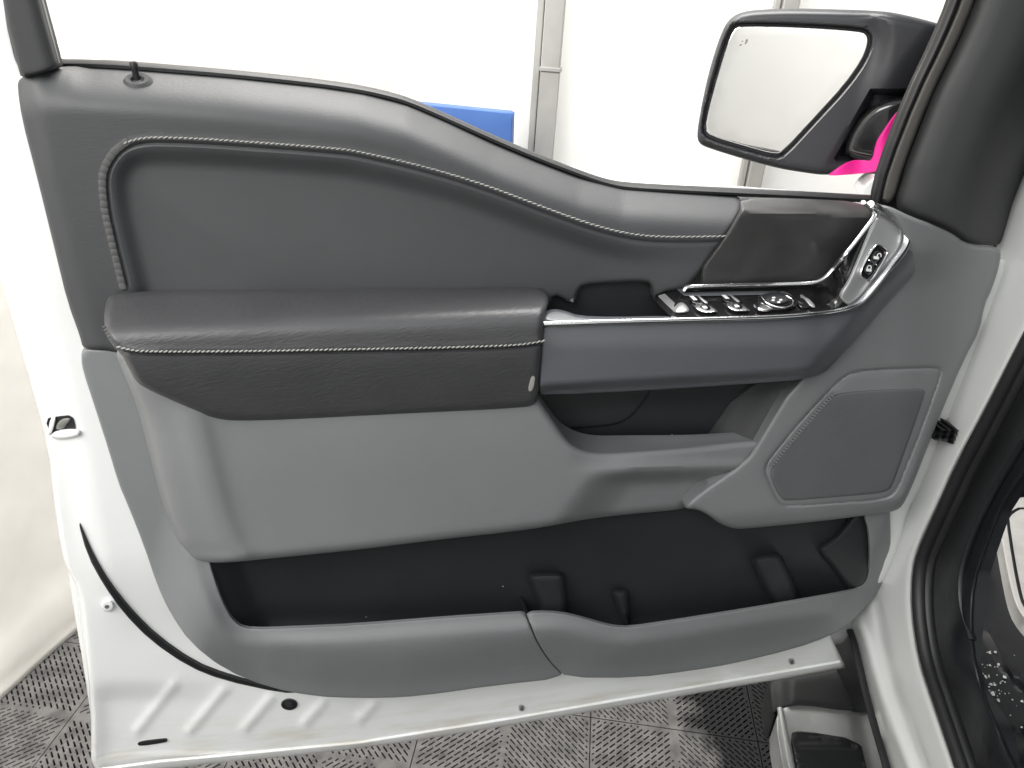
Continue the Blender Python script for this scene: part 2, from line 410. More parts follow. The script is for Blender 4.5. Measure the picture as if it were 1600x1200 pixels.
def column(x_px, y_px, wpx, label, joint=None):
    """rectangular steel tube post with a thin return flange and, where seen, a bolted splice collar"""
    P = WALL.pos(A([x_px, x_px + wpx]), A([y_px, y_px]), .16); wd = np.linalg.norm(P[1] - P[0])
    base = (P[0] + P[1]) / 2; base[2] = 0
    t = empty('steel_column', base, label, 'column', 'columns along the wall')
    def bar(name, u0, u1, v0, v1, z0, z1, mat, bev=.004):
        V = []
        for z in (z0, z1):
            for u, v in ((u0, v0), (u1, v0), (u1, v1), (u0, v1)):
                q = gx*u - gy*v; V.append((base[0] + q[0], base[1] + q[1], z))
        o = mesh(name, V, [(0, 3, 2, 1), (4, 5, 6, 7), (0, 1, 5, 4), (1, 2, 6, 5), (2, 3, 7, 6), (3, 0, 4, 7)], mat, t, smooth=False)
        b = o.modifiers.new('b', 'BEVEL'); b.width = bev; b.segments = 2
    h = wd / 2
    bar('post', -h*.38, h, -.06, .0, 0, 3.5, M['steel'])
    bar('flange', -h, -h*.5, -.06, -.02, 0, 3.5, M['steel'])
    bar('base_plate', -h*1.6, h*1.6, -.1, .05, 0, .012, M['steel'])
    if joint:
        zj = WALL.pos(A([x_px]), A([joint]), .16)[0][2]
        bar('splice_collar', -h*.5, h*1.12, -.065, .006, zj, zj + .014, M['steel'], .002)
        bar('splice_plate', -h*.40, h*1.02, -.062, .003, zj - .4, zj - .001, M['steel'], .002)
column(832, 110, 42, 'steel column right of the blue panel seen over the door sill', 110)
column(1160, 270, 34, 'steel column behind the side mirror, seen above and below it')

bf = Frame((*(corner + gx*.0), 0), (-gy[0], -gy[1], 0))
bp = plate('blue_panel', [(560, 152), (640, 160), (801, 176), (799, 240), (798, 420), (540, 420)], .5, M['blue'], fr=bf, r=3, drop=.006, back=.44, sp=30, ch=0)
tag(bp, 'bright blue board standing behind the door sill, left of the steel column', 'board')

# ================================================================== THE DOOR
door = empty('truck_door_assembly', (.17, 0, .5), 'open white pickup door with grey and black inner trim panel', 'car door')
door['kind'] = 'thing'

TOP = A([(29, 120), (60, 110), (84, 106), (111, 103), (160, 105), (236, 110), (370, 121), (500, 135), (567, 145), (635, 162), (702, 191), (770, 223),
         (837, 251), (905, 277), (972, 294), (1040, 299), (1145, 306), (1250, 311), (1346, 315)])
def topy(x): return np.interp(x, TOP[:, 0], TOP[:, 1])

# ---- sheet metal
ribs = [((272, 1070), (214, 1142)), ((350, 1078), (296, 1142)), ((424, 1090), (382, 1138)), ((505, 1098), (476, 1130)), ((585, 1100), (562, 1124))]
rib_pts = np.vstack([offset_line(resample(A(q), 5, False), k) for q in ribs for k in (-16, -12, -9, -6, -3, 0, 3, 6, 9, 12, 16)])
hem = A([(142, 1212), (245, 1196), (560, 1164), (800, 1126), (1080, 1078), (1322, 1037)])
def shell_d(x, y):
    P = np.stack([x, y], 1)
    d = np.zeros(len(x))
    for a, b in ribs: d += .0028 * np.exp(-(segd(x, y, a, b) / 8.5) ** 2)
    d -= .010 * ss(0, 60, (x - 120) ) * ss(1060, 1100, y + (x - 200) * .0) * ss(1700, 1300, x + 4*np.maximum(0, 0*x)) * ss(420, 160, x)
    e = x - np.interp(y, [100, 430, 700, 880, 980, 1100, 1200], [-60, 0, 75, 105, 128, 143, 142])
    d += .014 * ss(4, 70, e) * ss(1010, 860, y)
    return d
shell = plate('door_shell', [(-90, -60), (8, -60), (12, 20), (34, 112), (60, 130), (75, 200), (120, 400), (160, 545), (240, 800), (310, 940), (400, 1010), (560, 1050), (900, 1030),
    (1200, 1000), (1320, 930), (1350, 850), (1352, 790), (1460, 560), (1528, 430), (1538, 408), (1550, 402), (1568, 402), (1575, 412), (1572, 440), (1562, 474), (1532, 552), (1482, 664), (1444, 760), (1418, 800),
    (1408, 850), (1392, 895), (1362, 935), (1322, 970), (1299, 990), (1299, 995), (1322, 1042), (1322, 1044), (1080, 1085), (800, 1133), (560, 1171), (245, 1202), (200, 1216), (142, 1218), (142, 1100),
    (130, 980), (122, 920), (104, 888), (99, 874), (91, 830), (84, 780), (76, 700), (46, 590), (20, 500), (0, 430), (-40, 300), (-80, 100)],
    shell_d, M['paint'], door, r=9, drop=.012, back=-.05, sp=9, ch=1, extra=rib_pts)
tube('hem', [(150, 1203), (245, 1190), (560, 1160), (800, 1122), (1080, 1074), (1312, 1034)], .0005, .0045, .005, M['paint'], shell, ch=0)
plate('outer_skin', [(-100, -60), (30, -60), (60, 110), (500, 140), (700, 200), (900, 285), (1345, 320), (1560, 330), (1540, 470), (1400, 800), (1370, 930), (1300, 1030), (245, 1190), (150, 1200),
    (140, 1100), (100, 860), (80, 700), (0, 430)], -.05, M['paint'], door, r=10, drop=.01, back=-.12, sp=40, ch=1)
SL = lambda x, y: shell_d(np.ravel(x), np.ravel(y)).reshape(np.shape(x))
plate('weather_seal', [(121, 812), (133, 840), (145, 867), (170, 910), (204, 953), (246, 995), (303, 1035), (358, 1056), (425, 1073), (470, 1082), (440, 1083), (348, 1063), (293, 1041), (235, 1001),
    (192, 957), (161, 913), (136, 867)], lambda x, y: SL(x, y) + .006, M['rubber'], door, r=3, drop=.003, back=-.02, sp=8, ch=1)
def disc(name, x, y, rx, ry, dfn, h, mat, parent, ang=0, r=.3, n=22, back=None, fr=DOOR):
    t = np.linspace(0, 2*math.pi, n, endpoint=False); c, s = math.cos(rad(ang)), math.sin(rad(ang))
    px = x + rx*np.cos(t)*c - ry*np.sin(t)*s; py = y + rx*np.cos(t)*s + ry*np.sin(t)*c
    d0 = dfn if callable(dfn) else (lambda X, Y, k=float(dfn): np.full(np.shape(X), k))
    return plate(name, np.stack([px, py], 1), lambda X, Y: d0(X, Y) + h, mat, parent, r=max(1e-3, r*min(rx, ry)), drop=min(abs(h)*.8, .004) if h > 0 else 0,
                 back=(lambda X, Y: d0(X, Y) - .004) if back is None else back, sp=max(2.0, min(rx, ry)*.5), ch=0, step=max(1.2, min(rx, ry)*.3), fr=fr)
pg = disc('rubber_plug', 452, 1101, 13, 9, SL, .004, M['rubber'], door)
disc('plug_recess', 452, 1100.5, 6.5, 4.5, lambda x, y: SL(x, y) + .0035, .002, M['dark'], pg)
sc = disc('screw', 168, 947, 10, 9, SL, .006, M['paint'], door)
disc('screw_socket', 167, 948, 4, 3.4, lambda x, y: SL(x, y) + .0055, .0012, M['latch'], sc)
plate('drain_slot', [(214, 1164), (217, 1160), (257, 1155), (262, 1156), (261, 1160), (220, 1166)], lambda x, y: SL(x, y) + .0022, M['rubber'], door, back=-.01, sp=4, ch=1)
for (x, y) in ((815, 1107), (1237, 1034)):
    k = plate('trim_clip', [(x-5, y-4), (x+4, y-5), (x+5, y+4), (x-4, y+5)], lambda X, Y: SL(X, Y) + .004, M['latch'], door, r=1.5, drop=.002, back=-.005, sp=3, ch=1)
    k['label'] = 'dull olive grey clip in the door bottom edge'
# latch opening with its claw
lo = plate('latch_opening', [(70, 655), (90, 651), (113, 649), (118, 668), (117, 676), (80, 681)], lambda x, y: SL(x, y) + .0015, M['rubber'], door, back=-.02, sp=4, ch=1)
plate('latch_claw', [(86, 671), (90, 660), (100, 653), (112, 654), (108, 659), (103, 664), (98, 671)], lambda x, y: SL(x, y) + .004, M['latch'], lo, r=2, drop=.002, back=-.02, sp=3, ch=1)
plate('latch_plate', [(79, 652), (88, 650), (83, 672), (77, 682), (74, 678)], lambda x, y: SL(x, y) + .0045, M['paint'], lo, r=2, drop=.002, back=-.02, sp=3, ch=1)
plate('latch_lip', [(76, 682), (88, 672), (119, 669), (127, 675), (122, 683), (92, 688)], lambda x, y: SL(x, y) + .006, M['paint'], lo, r=4, drop=.005, back=-.02, sp=3, ch=1)

# ---- window frame and belt seal
wf = plate('window_frame', [(0, -50), (6, 17), (30, 112), (33, 122), (60, 117), (90, 106), (90, 99), (62, 0), (50, -50)], lambda x, y: .028 - .012*ss(40, 85, x - (y*.27)), M['sail'], door, r=6, drop=.008, back=.0, sp=7, ch=1)
tube('glass_run', [(51, -50), (64, 0), (90, 98)], .008, .0035, .006, M['steel'], wf, ch=0)
BELT = [(88, 100), (160, 101), (236, 106), (370, 117), (500, 131), (567, 141), (602, 149), (636, 158), (702, 187), (770, 218), (837, 246), (905, 272), (940, 284), (972, 291), (1040, 295), (1145, 300), (1250, 305), (1362, 311)]
tube('belt_seal', BELT, -.030, .009, .022, M['rubber'], door, step=7)
tube('outer_belt_seal', [(x, y - 3) for x, y in BELT], -.055, .004, .012, M['sail'], door, step=7)

# ---- upper trim, soft and grained
SEAM = [(191, 448), (184, 418), (178, 395), (170, 360), (163, 330), (159, 290), (160, 272), (166, 254), (180, 234), (196, 223), (214, 217), (240, 214), (300, 216), (337, 218), (440, 225), (540, 233), (567, 238), (635, 253),
        (702, 271), (770, 293), (837, 319), (905, 344), (940, 355), (972, 363), (1005, 368), (1040, 370), (1085, 370), (1131, 369)]
seam = resample(chaikin(SEAM, 2, False), 6, False)
seam_poly = np.vstack([seam, [(1120, 470), (191, 470)]])
def upper_d(x, y):
    x = np.ravel(x); y = np.ravel(y); P = np.stack([x, y], 1)
    u = np.clip((y - topy(x)) / 74, 0, 1)
    lf = ss(150, 40, x)
    d = .036 - .058 * (1 - u) ** 2.1 * (1 - .72 * lf)
    ds = dist(P, seam); s = np.where(inside(P, seam_poly), ds, -ds)
    fade = ss(1140, 1060, x) * .55 + .45
    d = d - .0026 * np.exp(-((s - 9) / 2.6) ** 2) + .0010 * np.exp(-((s - 3) / 4.5) ** 2)
    d = d - .010 * ss(12, 46, s) * fade * ss(1120, 900, x)
    d = d + .005 * ss(40, 210, s) * ss(1000, 700, x)
    d = d - .006 * ss(45, 0, x - np.interp(y, [100, 270, 400, 545], [22, 56, 88, 128])) ** 2
    return d
ex = np.vstack([offset_line(seam, k) for k in (-4, 0, 3, 6, 8.5, 10, 11.5, 14, 18, 24)])
UP_D = lambda x, y: upper_d(x, y).reshape(np.shape(x))
ut = plate('upper_trim', [(27, 135), (29, 120), (60, 110), (84, 106), (111, 103)] + [tuple(p) for p in TOP[4:17]] + [(1157, 307), (1159, 334), (1120, 388), (1077, 448), (1066, 452), (1030, 457), (1021, 470), (1019, 446), (1010, 440), (960, 442), (912, 446), (903, 454), (899, 474), (884, 470), (868, 461),
     (860, 470), (835, 520), (300, 560), (200, 560), (175, 546), (128, 545), (128, 534), (105, 471), (88, 400), (56, 270), (34, 186)], UP_D, M['soft'], door, r=7, drop=.006, back=-.01, sp=8, ch=1, extra=ex)
st = stitching('stitching', [p for p in SEAM[9:]], UP_D, M['thread'], ut, pitch=8.0, length=9.0, wd=.0014, slant=16)
st2 = stitching('stitching', SEAM[:10], UP_D, M['thread_dark'], ut, pitch=11, length=11.5, wd=.0062, slant=0, lift=.0003, flat=.22, prof=(.86, 1, 1, 1, .86))
# lock knob
kp = DOOR.pos(A([217.]), A([124.]), UP_D(A([217.]), A([124.]))[0])[0]
def lathe(name, base, axis, prof, mat, parent, seg=18):
    axis = A(axis) / np.linalg.norm(axis); u = np.cross(axis, [0, 1, .2]); u /= np.linalg.norm(u); v = np.cross(axis, u)
    V = [base + axis*h + (u*math.cos(2*math.pi*j/seg) + v*math.sin(2*math.pi*j/seg))*r for r, h in prof for j in range(seg)]
    n = len(prof); F = [(i*seg+j, i*seg+(j+1) % seg, (i+1)*seg+(j+1) % seg, (i+1)*seg+j) for i in range(n-1) for j in range(seg)]
    F += [tuple(range(seg))[::-1], tuple(range((n-1)*seg, n*seg))]
    return mesh(name, V, F, mat, parent)
kn = lathe('lock_knob', kp + A([-.001, .0, -.012]), (-.06, 0, 1), [(.0028, 0), (.0028, .010), (.0028, .019), (.0034, .0205), (.0036, .0255), (.0026, .027)], M['rubber'], door)
lathe('knob_ring', kp + A([0, -.002, -.006]), (0, -.45, 1), [(.010, 0), (.0125, .003), (.0125, .0055), (.010, .008), (.006, .0075), (.005, .005)], M['sail'], kn)

# ---- cup behind the pull handle
plate('pull_cup', [(846, 446), (905, 436), (1030, 430), (1080, 446), (1080, 505), (846, 512)], .016, M['dark'], door, back=-.02, sp=8, ch=0)

# ---- armrest
def crest(x): return np.interp(x, [160, 220, 500, 850], [508, 505, 493, 480])
AST = [(163, 511), (167, 522), (175, 534), (186, 542), (202, 546.5), (225, 549), (300, 549.5), (430, 548), (500, 546.5), (675, 543.5), (780, 540.5), (820, 538), (848, 533)]
ast = resample(chaikin(AST, 2, False), 5, False)
def arm_d(x, y):
    x = np.ravel(x); y = np.ravel(y); P = np.stack([x, y], 1)
    yt = 456 - .009*(x - 200); c = crest(x); v = y - c
    v = np.where(v < 0, v*45/(c - yt), v)
    d = curve(v, [(-48, .036), (-45, .040), (-30, .057), (-15, .0742), (-5, .0860), (2, .0938), (8, .0990), (16, .1035), (28, .1072), (44, .1085), (70, .1075), (110, .1025), (175, .090)])
    ds = dist(P, ast); below = np.interp(x, ast[:, 0], ast[:, 1]) < y
    s = np.where(below, ds, -ds)
    d = d - .0035*np.exp(-((s - 5)/2.2)**2) + .0012*np.exp(-((s + 2)/4)**2)
    return d
ARM_D = lambda x, y: arm_d(x, y).reshape(np.shape(x))
ex = np.vstack([offset_line(ast, k) for k in (-6, -2, 1, 3, 4.2, 5, 5.8, 7, 9, 13)] + [np.stack([np.arange(170, 850, 7.), crest(np.arange(170, 850, 7.)) + k], 1) for k in (-14, -10, -6, -2, 2, 6, 10, 15, 20, 26, 32)])
ar = plate('armrest', [(162, 500), (164, 477), (168, 464), (180, 458), (205, 455), (280, 453), (430, 451), (620, 449), (832, 448), (848, 452), (856, 460), (858, 470), (853, 486), (850, 505), (848, 534), (845, 576), (841, 618), (838, 633),
    (815, 638), (675, 646), (500, 655), (430, 658), (364, 658.5), (330, 653), (299, 639), (261, 622), (226, 606), (212, 596), (201, 575), (190, 553), (177, 542), (166, 524)], ARM_D, M['leather'], door, r=11, drop=.012, back=.02, sp=8, ch=2, extra=ex)
stitching('stitching', AST[3:], lambda x, y: ARM_D(x, y), M['thread'], ar, pitch=7.4, length=8.6, wd=.0016, slant=20)
stitching('stitching', AST[:4], lambda x, y: ARM_D(x, y) - .006, M['thread_dark'], ar, pitch=5.5, length=6, wd=.0018, slant=60)
sc_ = plate('scuff_mark', [(825, 607), (830, 588), (835, 587), (836, 592), (833, 609), (827, 613)], lambda x, y: ARM_D(x, y) + .0003, M['thread'], ar, r=2, drop=.0002, back=lambda x, y: ARM_D(x, y) - .001, sp=3, ch=2)
sc_['label'] = 'pale scuff mark at the front end of the armrest'

# ---- lower bolster
RIDGE = A([(176, 541), (178, 548), (196, 590), (217, 642), (238, 730), (257, 800), (276, 846), (290, 864)])
def bol_d(x, y):
    x = np.ravel(x); y = np.ravel(y)
    e = x - np.interp(y, RIDGE[:, 1], RIDGE[:, 0])
    k = ss(590, 680, y)
    d = curve(e, [(0, .048), (12, .066), (50, .080), (80, .0890), (92, .0895), (112, .0858), (128, .0852), (160, .0862), (400, .090)])
    d = d + (.09 - d)*(1 - k)*.35
    d = d - .010*ss(640, 880, y) - .004*ss(400, 900, x)
    # crease where the panel turns into the pocket rail
    nx, ny = .80, .60
    g = (x - 925)*nx + (y - 743)*ny
    low = ss(732, 760, y + .03*(x - 925))
    d = d - .034*ss(-8, 62, g)*low
    d = d - .020*ss(930, 1190, x) - .010*ss(880, 960, x)*ss(742, 712, y)
    return d
BOL_D = lambda x, y: bol_d(x, y).reshape(np.shape(x))
plate('lower_bolster', [(177, 545), (196, 590), (217, 642), (238, 730), (257, 800), (276, 846), (288, 866), (315, 878), (350, 880), (440, 871), (560, 859), (695, 842), (817, 829), (870, 820), (922, 810), (1000, 802), (1066, 796), (1074, 790),
    (1109, 769), (1156, 740), (1182, 711), (1195, 694), (1187, 685), (1082, 697), (1010, 703), (951, 707), (920, 706), (901, 699), (886, 688), (867, 661), (845, 628), (830, 610), (400, 620), (240, 580), (200, 550)], BOL_D, M['grey'], door, r=13, drop=.013, back=.022, sp=9, ch=2,
      extra=np.vstack([np.stack([np.arange(860, 1185, 7.), 732 - .03*(np.arange(860, 1185, 7.) - 925) + k], 1) for k in (-6, 0, 5, 10, 15, 20, 25, 30, 36)]))

# ---- lower card with the map pocket
OPEN = [(327, 870), (328, 881), (343, 927), (357, 958), (371, 976), (392, 983), (470, 980), (560, 976), (695, 965), (817, 957), (860, 956), (891, 960), (933, 972), (961, 979), (985, 980), (1040, 972), (1180, 950), (1334, 923), (1348, 916), (1357, 902), (1360, 867), (1357, 825), (1351, 811), (1350, 785)]
opn = resample(chaikin(OPEN, 2, False), 6, False)
OUT_B = A([(100, 1120), (297, 1004), (350, 1046), (420, 1074), (490, 1088), (560, 1091), (625, 1090), (765, 1072), (884, 1059), (992, 1059), (1080, 1048), (1145, 1037), (1240, 1014), (1299, 993), (1330, 972), (1369, 930), (1400, 860)])
def card_d(x, y):
    x = np.ravel(x); y = np.ravel(y); P = np.stack([x, y], 1)
    d = .030 + .034*ss(225, 360, x + .25*(y - 900)) - .026*ss(1300, 1360, x)
    s = dist(P, opn)
    d = d - .010*(1 - ss(0, 30, s))*ss(560, 860, y)*ss(1345, 1300, x)
    yb = np.interp(x, OUT_B[:, 0], OUT_B[:, 1])
    d = d - .030*ss(85, 0, yb - y)*ss(280, 420, x)
    d = d + .006*np.exp(-(((x - 960)/70)**2 + ((y - 1020)/30)**2))
    return d
CARD_D = lambda x, y: card_d(x, y).reshape(np.shape(x))
def card_back(x, y):
    s = dist(np.stack([np.ravel(x), np.ravel(y)], 1), opn).reshape(np.shape(x))
    return np.where(s < 6, CARD_D(x, y) - .006, -.004)
ex = np.vstack([offset_line(opn, -k) for k in (6, 12, 18, 24, 30, 38)] + [offset_line(opn, k) for k in (6, 12, 18, 24, 30, 38)])
SEAMP = [(820, 957), (827, 975), (837, 1000), (850, 1022), (864, 1040), (884, 1059)]
plate('lower_card', [(127, 556), (127, 549), (130, 546), (136, 546), (175, 547), (215, 560), (260, 640), (300, 760), (326, 860)] + OPEN[1:10] + SEAMP + [(765, 1072), (690, 1083), (625, 1090), (560, 1091), (490, 1088), (420, 1074), (350, 1046), (297, 1004), (266, 958), (245, 913), (224, 850), (198, 785), (186, 758), (168, 698), (150, 642), (128, 575)],
      CARD_D, M['grey'], door, r=3, drop=.003, back=card_back, sp=9, ch=1, extra=ex)
plate('lower_card', [(821.5, 957)] + [(x + 1.4, y - .3) for x, y in SEAMP[1:]] + [(992, 1059), (1080, 1048), (1145, 1037), (1240, 1014), (1299, 993), (1330, 972), (1369, 930), (1390, 885), (1392, 843), (1390, 780), (1351, 785)] + OPEN[::-1][1:14],
      CARD_D, M['grey'], door, r=3, drop=.003, back=card_back, sp=9, ch=1, extra=ex)
pk = plate('map_pocket', [(290, 790), (1050, 740), (1130, 770), (1385, 770), (1383, 885), (1360, 928), (1320, 960), (1240, 995), (1000, 1030), (360, 1030), (310, 900)],
      lambda x, y: .010 + .030*ss(400, 330, x + .35*(y - 900)*-1) + .012*ss(960, 1000, y), M['dark'], door, back=-.03, sp=10, ch=1)
def rib(poly, h): return plate('divider_rib', poly, h, M['dark'], pk, r=11, drop=.026, back=0, sp=5, ch=2)
rib([(824, 905), (826, 896), (838, 893), (880, 892), (884, 902), (888, 975), (850, 975), (840, 940)], .036)
rib([(953, 924), (958, 920), (980, 919), (984, 924), (986, 990), (978, 990), (968, 960)], .034)
rib([(1172, 876), (1180, 868), (1216, 862), (1224, 872), (1262, 960), (1225, 965), (1195, 925)], .036)
rib([(1270, 858), (1300, 840), (1318, 820), (1330, 800), (1368, 796), (1370, 880), (1352, 920), (1325, 930), (1300, 890)], .024)

# ---- front card: speaker area
SPK_IN = A([(1201, 735), (1234, 691), (1292, 625), (1306, 616), (1330, 612), (1394, 608), (1446, 607), (1446, 613), (1425, 675), (1402, 738), (1394, 760), (1385, 770), (1300, 777), (1226, 783), (1220, 778), (1210, 762)])
SPK_OUT = A([(1196, 732), (1200, 720), (1251, 658), (1297, 609), (1317, 590), (1336, 581), (1380, 577), (1462, 574), (1471, 578), (1468, 592), (1440, 672), (1413, 738), (1402, 765), (1391, 776), (1377, 781), (1300, 787), (1230, 792), (1218, 787), (1207, 765), (1197, 743)])
so = resample(chaikin(SPK_OUT, 2, True), 3.5, True)
def front_d(x, y):
    x = np.ravel(x); y = np.ravel(y); P = np.stack([x, y], 1)
    d = .056 - .022*ss(1400, 1560, x) + .010*ss(60, 0, (x - 1187)*.63 + (y - 690)*.0)*ss(740, 640, y)*0
    d = d + .020*ss(80, 5, segd(x, y, (1372, 318), (1447, 380)))*ss(520, 380, y)
    d = d + .004*ss(0, 80, y - 560)
    s = dist(P, so, True); ins = inside(P, so)
    d = d - .0022*np.exp(-(s/2.4)**2) - np.where(ins, .001, 0)
    # the panel curls under above the map pocket
    d = d - .010*ss(798, 830, y + .09*(x - 1160))
    return d
FRONT_D = lambda x, y: front_d(x, y).reshape(np.shape(x))
q = np.vstack([so, so[:1]])
fc = plate('front_card', [(1372, 320), (1390, 322), (1420, 337), (1462, 353), (1492, 367), (1508, 381), (1530, 384), (1565, 386), (1562, 414), (1549, 454), (1538, 476), (1531, 516), (1507, 560), (1473, 639), (1451, 694), (1430, 749), (1412, 788), (1404, 796), (1388, 801), (1270, 816), (1160, 827),
     (1141, 825), (1124, 818), (1103, 802), (1085, 795), (1066, 795), (1090, 770), (1165, 720), (1184, 690), (1240, 597), (1300, 560), (1390, 450), (1420, 380), (1400, 345)], FRONT_D, M['grey'], door, r=8, drop=.009, back=lambda x, y: np.where(y < 400, FRONT_D(x, y) - .010, .0), sp=9, ch=1,
     extra=np.vstack([offset_line(q, k) for k in (-5, -2.5, -1, 0, 1, 2.5, 5)]))
gr = plate('speaker_grille', SPK_IN, lambda x, y: FRONT_D(x, y) + .0030, M['grille'], fc, r=4, drop=.0026, back=.03, sp=9, ch=2)
# perforations of the grille: staggered small dimples
V, F = [], []
si = chaikin(SPK_IN, 2, True); pts = []
for j in range(0, 40):
    for i in range(-10, 60):
        x = 1196 + i*6.4 + (3.2 if j % 2 else 0); y = 604 + j*5.0 - (x - 1196)*.04; pts.append((x, y))
pts = A(pts); pts = pts[inside(pts, si)]; pts = pts[dist(pts, si, True) > 6]
for x, y in pts:
    t = np.linspace(0, 2*math.pi, 6, endpoint=False); px, py = x + 1.5*np.cos(t), y + 1.3*np.sin(t)
    o = len(V); d = FRONT_D(px, py) + .0033; V += list(DOOR.pos(px, py, d)); V.append(DOOR.pos(A([x]), A([y]), FRONT_D(A([x]), A([y])) + .0037)[0])
    F += [(o+j, o+(j+1) % 6, o+6) for j in range(6)]
tag(mesh('grille_bumps', V, F, M['grille'], fc), kind='stuff')
# ribbed edge strip of the grille
ed = resample(A([(1202, 728), (1234, 688), (1292, 622), (1302, 614)]), 5.2, False); V, F = [], []
for i, (x, y) in enumerate(ed):
    c = A([(x-1, y-2), (x+6, y+1), (x+5, y+4), (x-2, y+1)]); o = len(V)
    V += list(DOOR.pos(c[:, 0], c[:, 1], FRONT_D(c[:, 0], c[:, 1]) + .0046)) + list(DOOR.pos(c[:, 0], c[:, 1], FRONT_D(c[:, 0], c[:, 1]) + .001))
    F += [(o, o+1, o+2, o+3), (o, o+4, o+5, o+1), (o+1, o+5, o+6, o+2), (o+2, o+6, o+7, o+3), (o+3, o+7, o+4, o)]
tag(mesh('grille_teeth', V, F, M['grey'], fc, smooth=False), kind='stuff')

# ---- handle pocket between the fascia and the bolster rail
hp = plate('handle_pocket', [(825, 590), (1240, 570), (1260, 600), (1190, 705), (1100, 715), (880, 725), (840, 640)],
      .006, M['dark'], door, back=-.03, sp=14, ch=1)
plate('pocket_wall', [(1090, 706), (1158, 604), (1246, 590), (1244, 602), (1182, 700)], lambda x, y: .008 + .036*ss(0, 75, (x - 1095)*.83 + (y - 695)*.56), M['sail'], door, back=-.01, sp=8, ch=1)
plate('pocket_insert', [(838, 600), (1030, 590), (1008, 625), (994, 644), (982, 655), (965, 663), (940, 667), (860, 673), (840, 650)], .012, M['dark'], hp, r=4, drop=.005, back=.0, sp=8, ch=1)

# ---- switch pod: fascia, chrome, switch plate, lock pod, applique
CHR = [(849, 506), (935, 503), (1020, 501), (1100, 499), (1180, 497), (1230, 495), (1285, 490), (1322, 484), (1345, 473), (1366, 448), (1388, 420), (1410, 394), (1417, 380), (1418, 364), (1411, 352), (1392, 338), (1374, 327), (1360, 319)]
def fas_d(x, y):
    x = np.ravel(x); y = np.ravel(y); P = np.stack([x, y], 1)
    d = .099 - .018*ss(1240, 1400, x) - .022*ss(440, 330, y)
    yb = np.interp(x, [840, 1240, 1284, 1300, 1450], [617, 594, 586, 571, 400])
    d = d - .016*ss(17, 2, yb - y)*ss(1320, 1260, x)
    d = d - .006*ss(545, 500, y)*ss(1330, 1280, x)
    rb = dist(P, A([(1284, 586), (1299, 571), (1343, 524), (1387, 472), (1434, 421), (1447, 399), (1447, 366), (1442, 355), (1412, 337), (1372, 318)]))
    d = d - .018*ss(26, 0, rb)
    return d
FAS_D = lambda x, y: fas_d(x, y).reshape(np.shape(x))
chl = chaikin(CHR, 1, False)
plate('handle_fascia', [tuple(p) for p in chl[:-1]] + [(1364, 318), (1374, 318), (1412, 336), (1440, 352), (1447, 366), (1447, 399), (1434, 421), (1387, 472), (1343, 524), (1301, 570), (1290, 582), (1272, 589), (1238, 595), (1030, 609), (844, 618), (843, 612), (847, 530)],
      FAS_D, M['fascia'], door, r=4, drop=.003, back=lambda x, y: np.where(((x < 1060) & (y < 530)) | ((y < 372) & (x < 1425)), FAS_D(x, y) - .006, .02), sp=8, ch=1,
      extra=np.vstack([np.stack([np.arange(848, 1285, 6.), np.interp(np.arange(848, 1285, 6.), [840, 1240, 1284, 1300], [617, 594, 586, 571]) - k], 1) for k in (5, 8, 11, 14, 17, 22)]))
tube('chrome_trim', CHR, lambda x, y: FAS_D(x, y) + .003, .0058, .006, M['chrome'], door, step=7, taper=lambda t: 1 + .45*float(ss(.62, .78, t)))
chp = resample(chaikin(CHR, 2, False), 6, False)
def chy(x): return np.interp(x, chp[:np.argmax(chp[:, 0]), 0], chp[:np.argmax(chp[:, 0]), 1])
def sw_d(x, y):
    x = np.ravel(x); y = np.ravel(y)
    a = np.clip(chy(x) - y, 0, 60); d = .096 - .018*ss(1240, 1400, x) - .00112*a*ss(1340, 1290, x) - .0004*a*ss(1290, 1340, x) - .022*ss(440, 330, y)
    k = ss(1280, 1325, x)
    return (d - .004)*(1 - k) + (fas_d(x, y) - .007)*k
SW_D = lambda x, y: sw_d(x, y).reshape(np.shape(x))
sp_ = plate('switch_plate', [(1046, 500), (1052, 478), (1062, 460), (1074, 451), (1170, 447), (1272, 444), (1292, 436), (1330, 390), (1367, 342), (1380, 350), (1360, 400), (1346, 440), (1340, 474), (1322, 484), (1285, 490), (1230, 495), (1180, 497), (1100, 499)],
      SW_D, M['gloss'], door, r=3, drop=.002, back=lambda x, y: np.where((x > 1265) | (y < 446), SW_D(x, y) - .005, .02), sp=7, ch=1)
plate('pull_lip', [(848, 505), (853, 488), (866, 484), (884, 487), (905, 495), (960, 497), (1046, 495), (1052, 499), (935, 502)], lambda x, y: .098 - .0010*np.maximum(0, 503 - y), M['fascia'], door, r=3, drop=.003, back=lambda x, y: .098 - .0010*np.maximum(0, 503 - y) - .006, sp=5, ch=1)
lp = plate('lock_pod', [(1374, 334), (1392, 344), (1407, 355), (1412, 366), (1411, 380), (1403, 395), (1383, 420), (1360, 448), (1342, 469), (1326, 479), (1316, 470), (1311, 462), (1326, 440), (1341, 405), (1356, 368), (1367, 345)],
      lambda x, y: FAS_D(x, y) - .001, M['silver'], door, r=5, drop=.003, back=lambda x, y: FAS_D(x, y) - .006, sp=5, ch=1)
def rot(poly, cx, cy, a):
    a = rad(a); return [(cx + x*math.cos(a) - y*math.sin(a), cy + x*math.sin(a) + y*math.cos(a)) for x, y in poly]
LD = lambda x, y: FAS_D(x, y) - .001
LA = -59
ls = plate('lock_switch', rot([(-29, -8), (-24, -12), (25, -12), (30, -7), (30, 8), (24, 12), (-25, 12), (-29, 8)], 1364, 410, LA), lambda x, y: LD(x, y) + .0015, M['gloss'], door, r=3, drop=.002, back=.05, sp=4, ch=2)
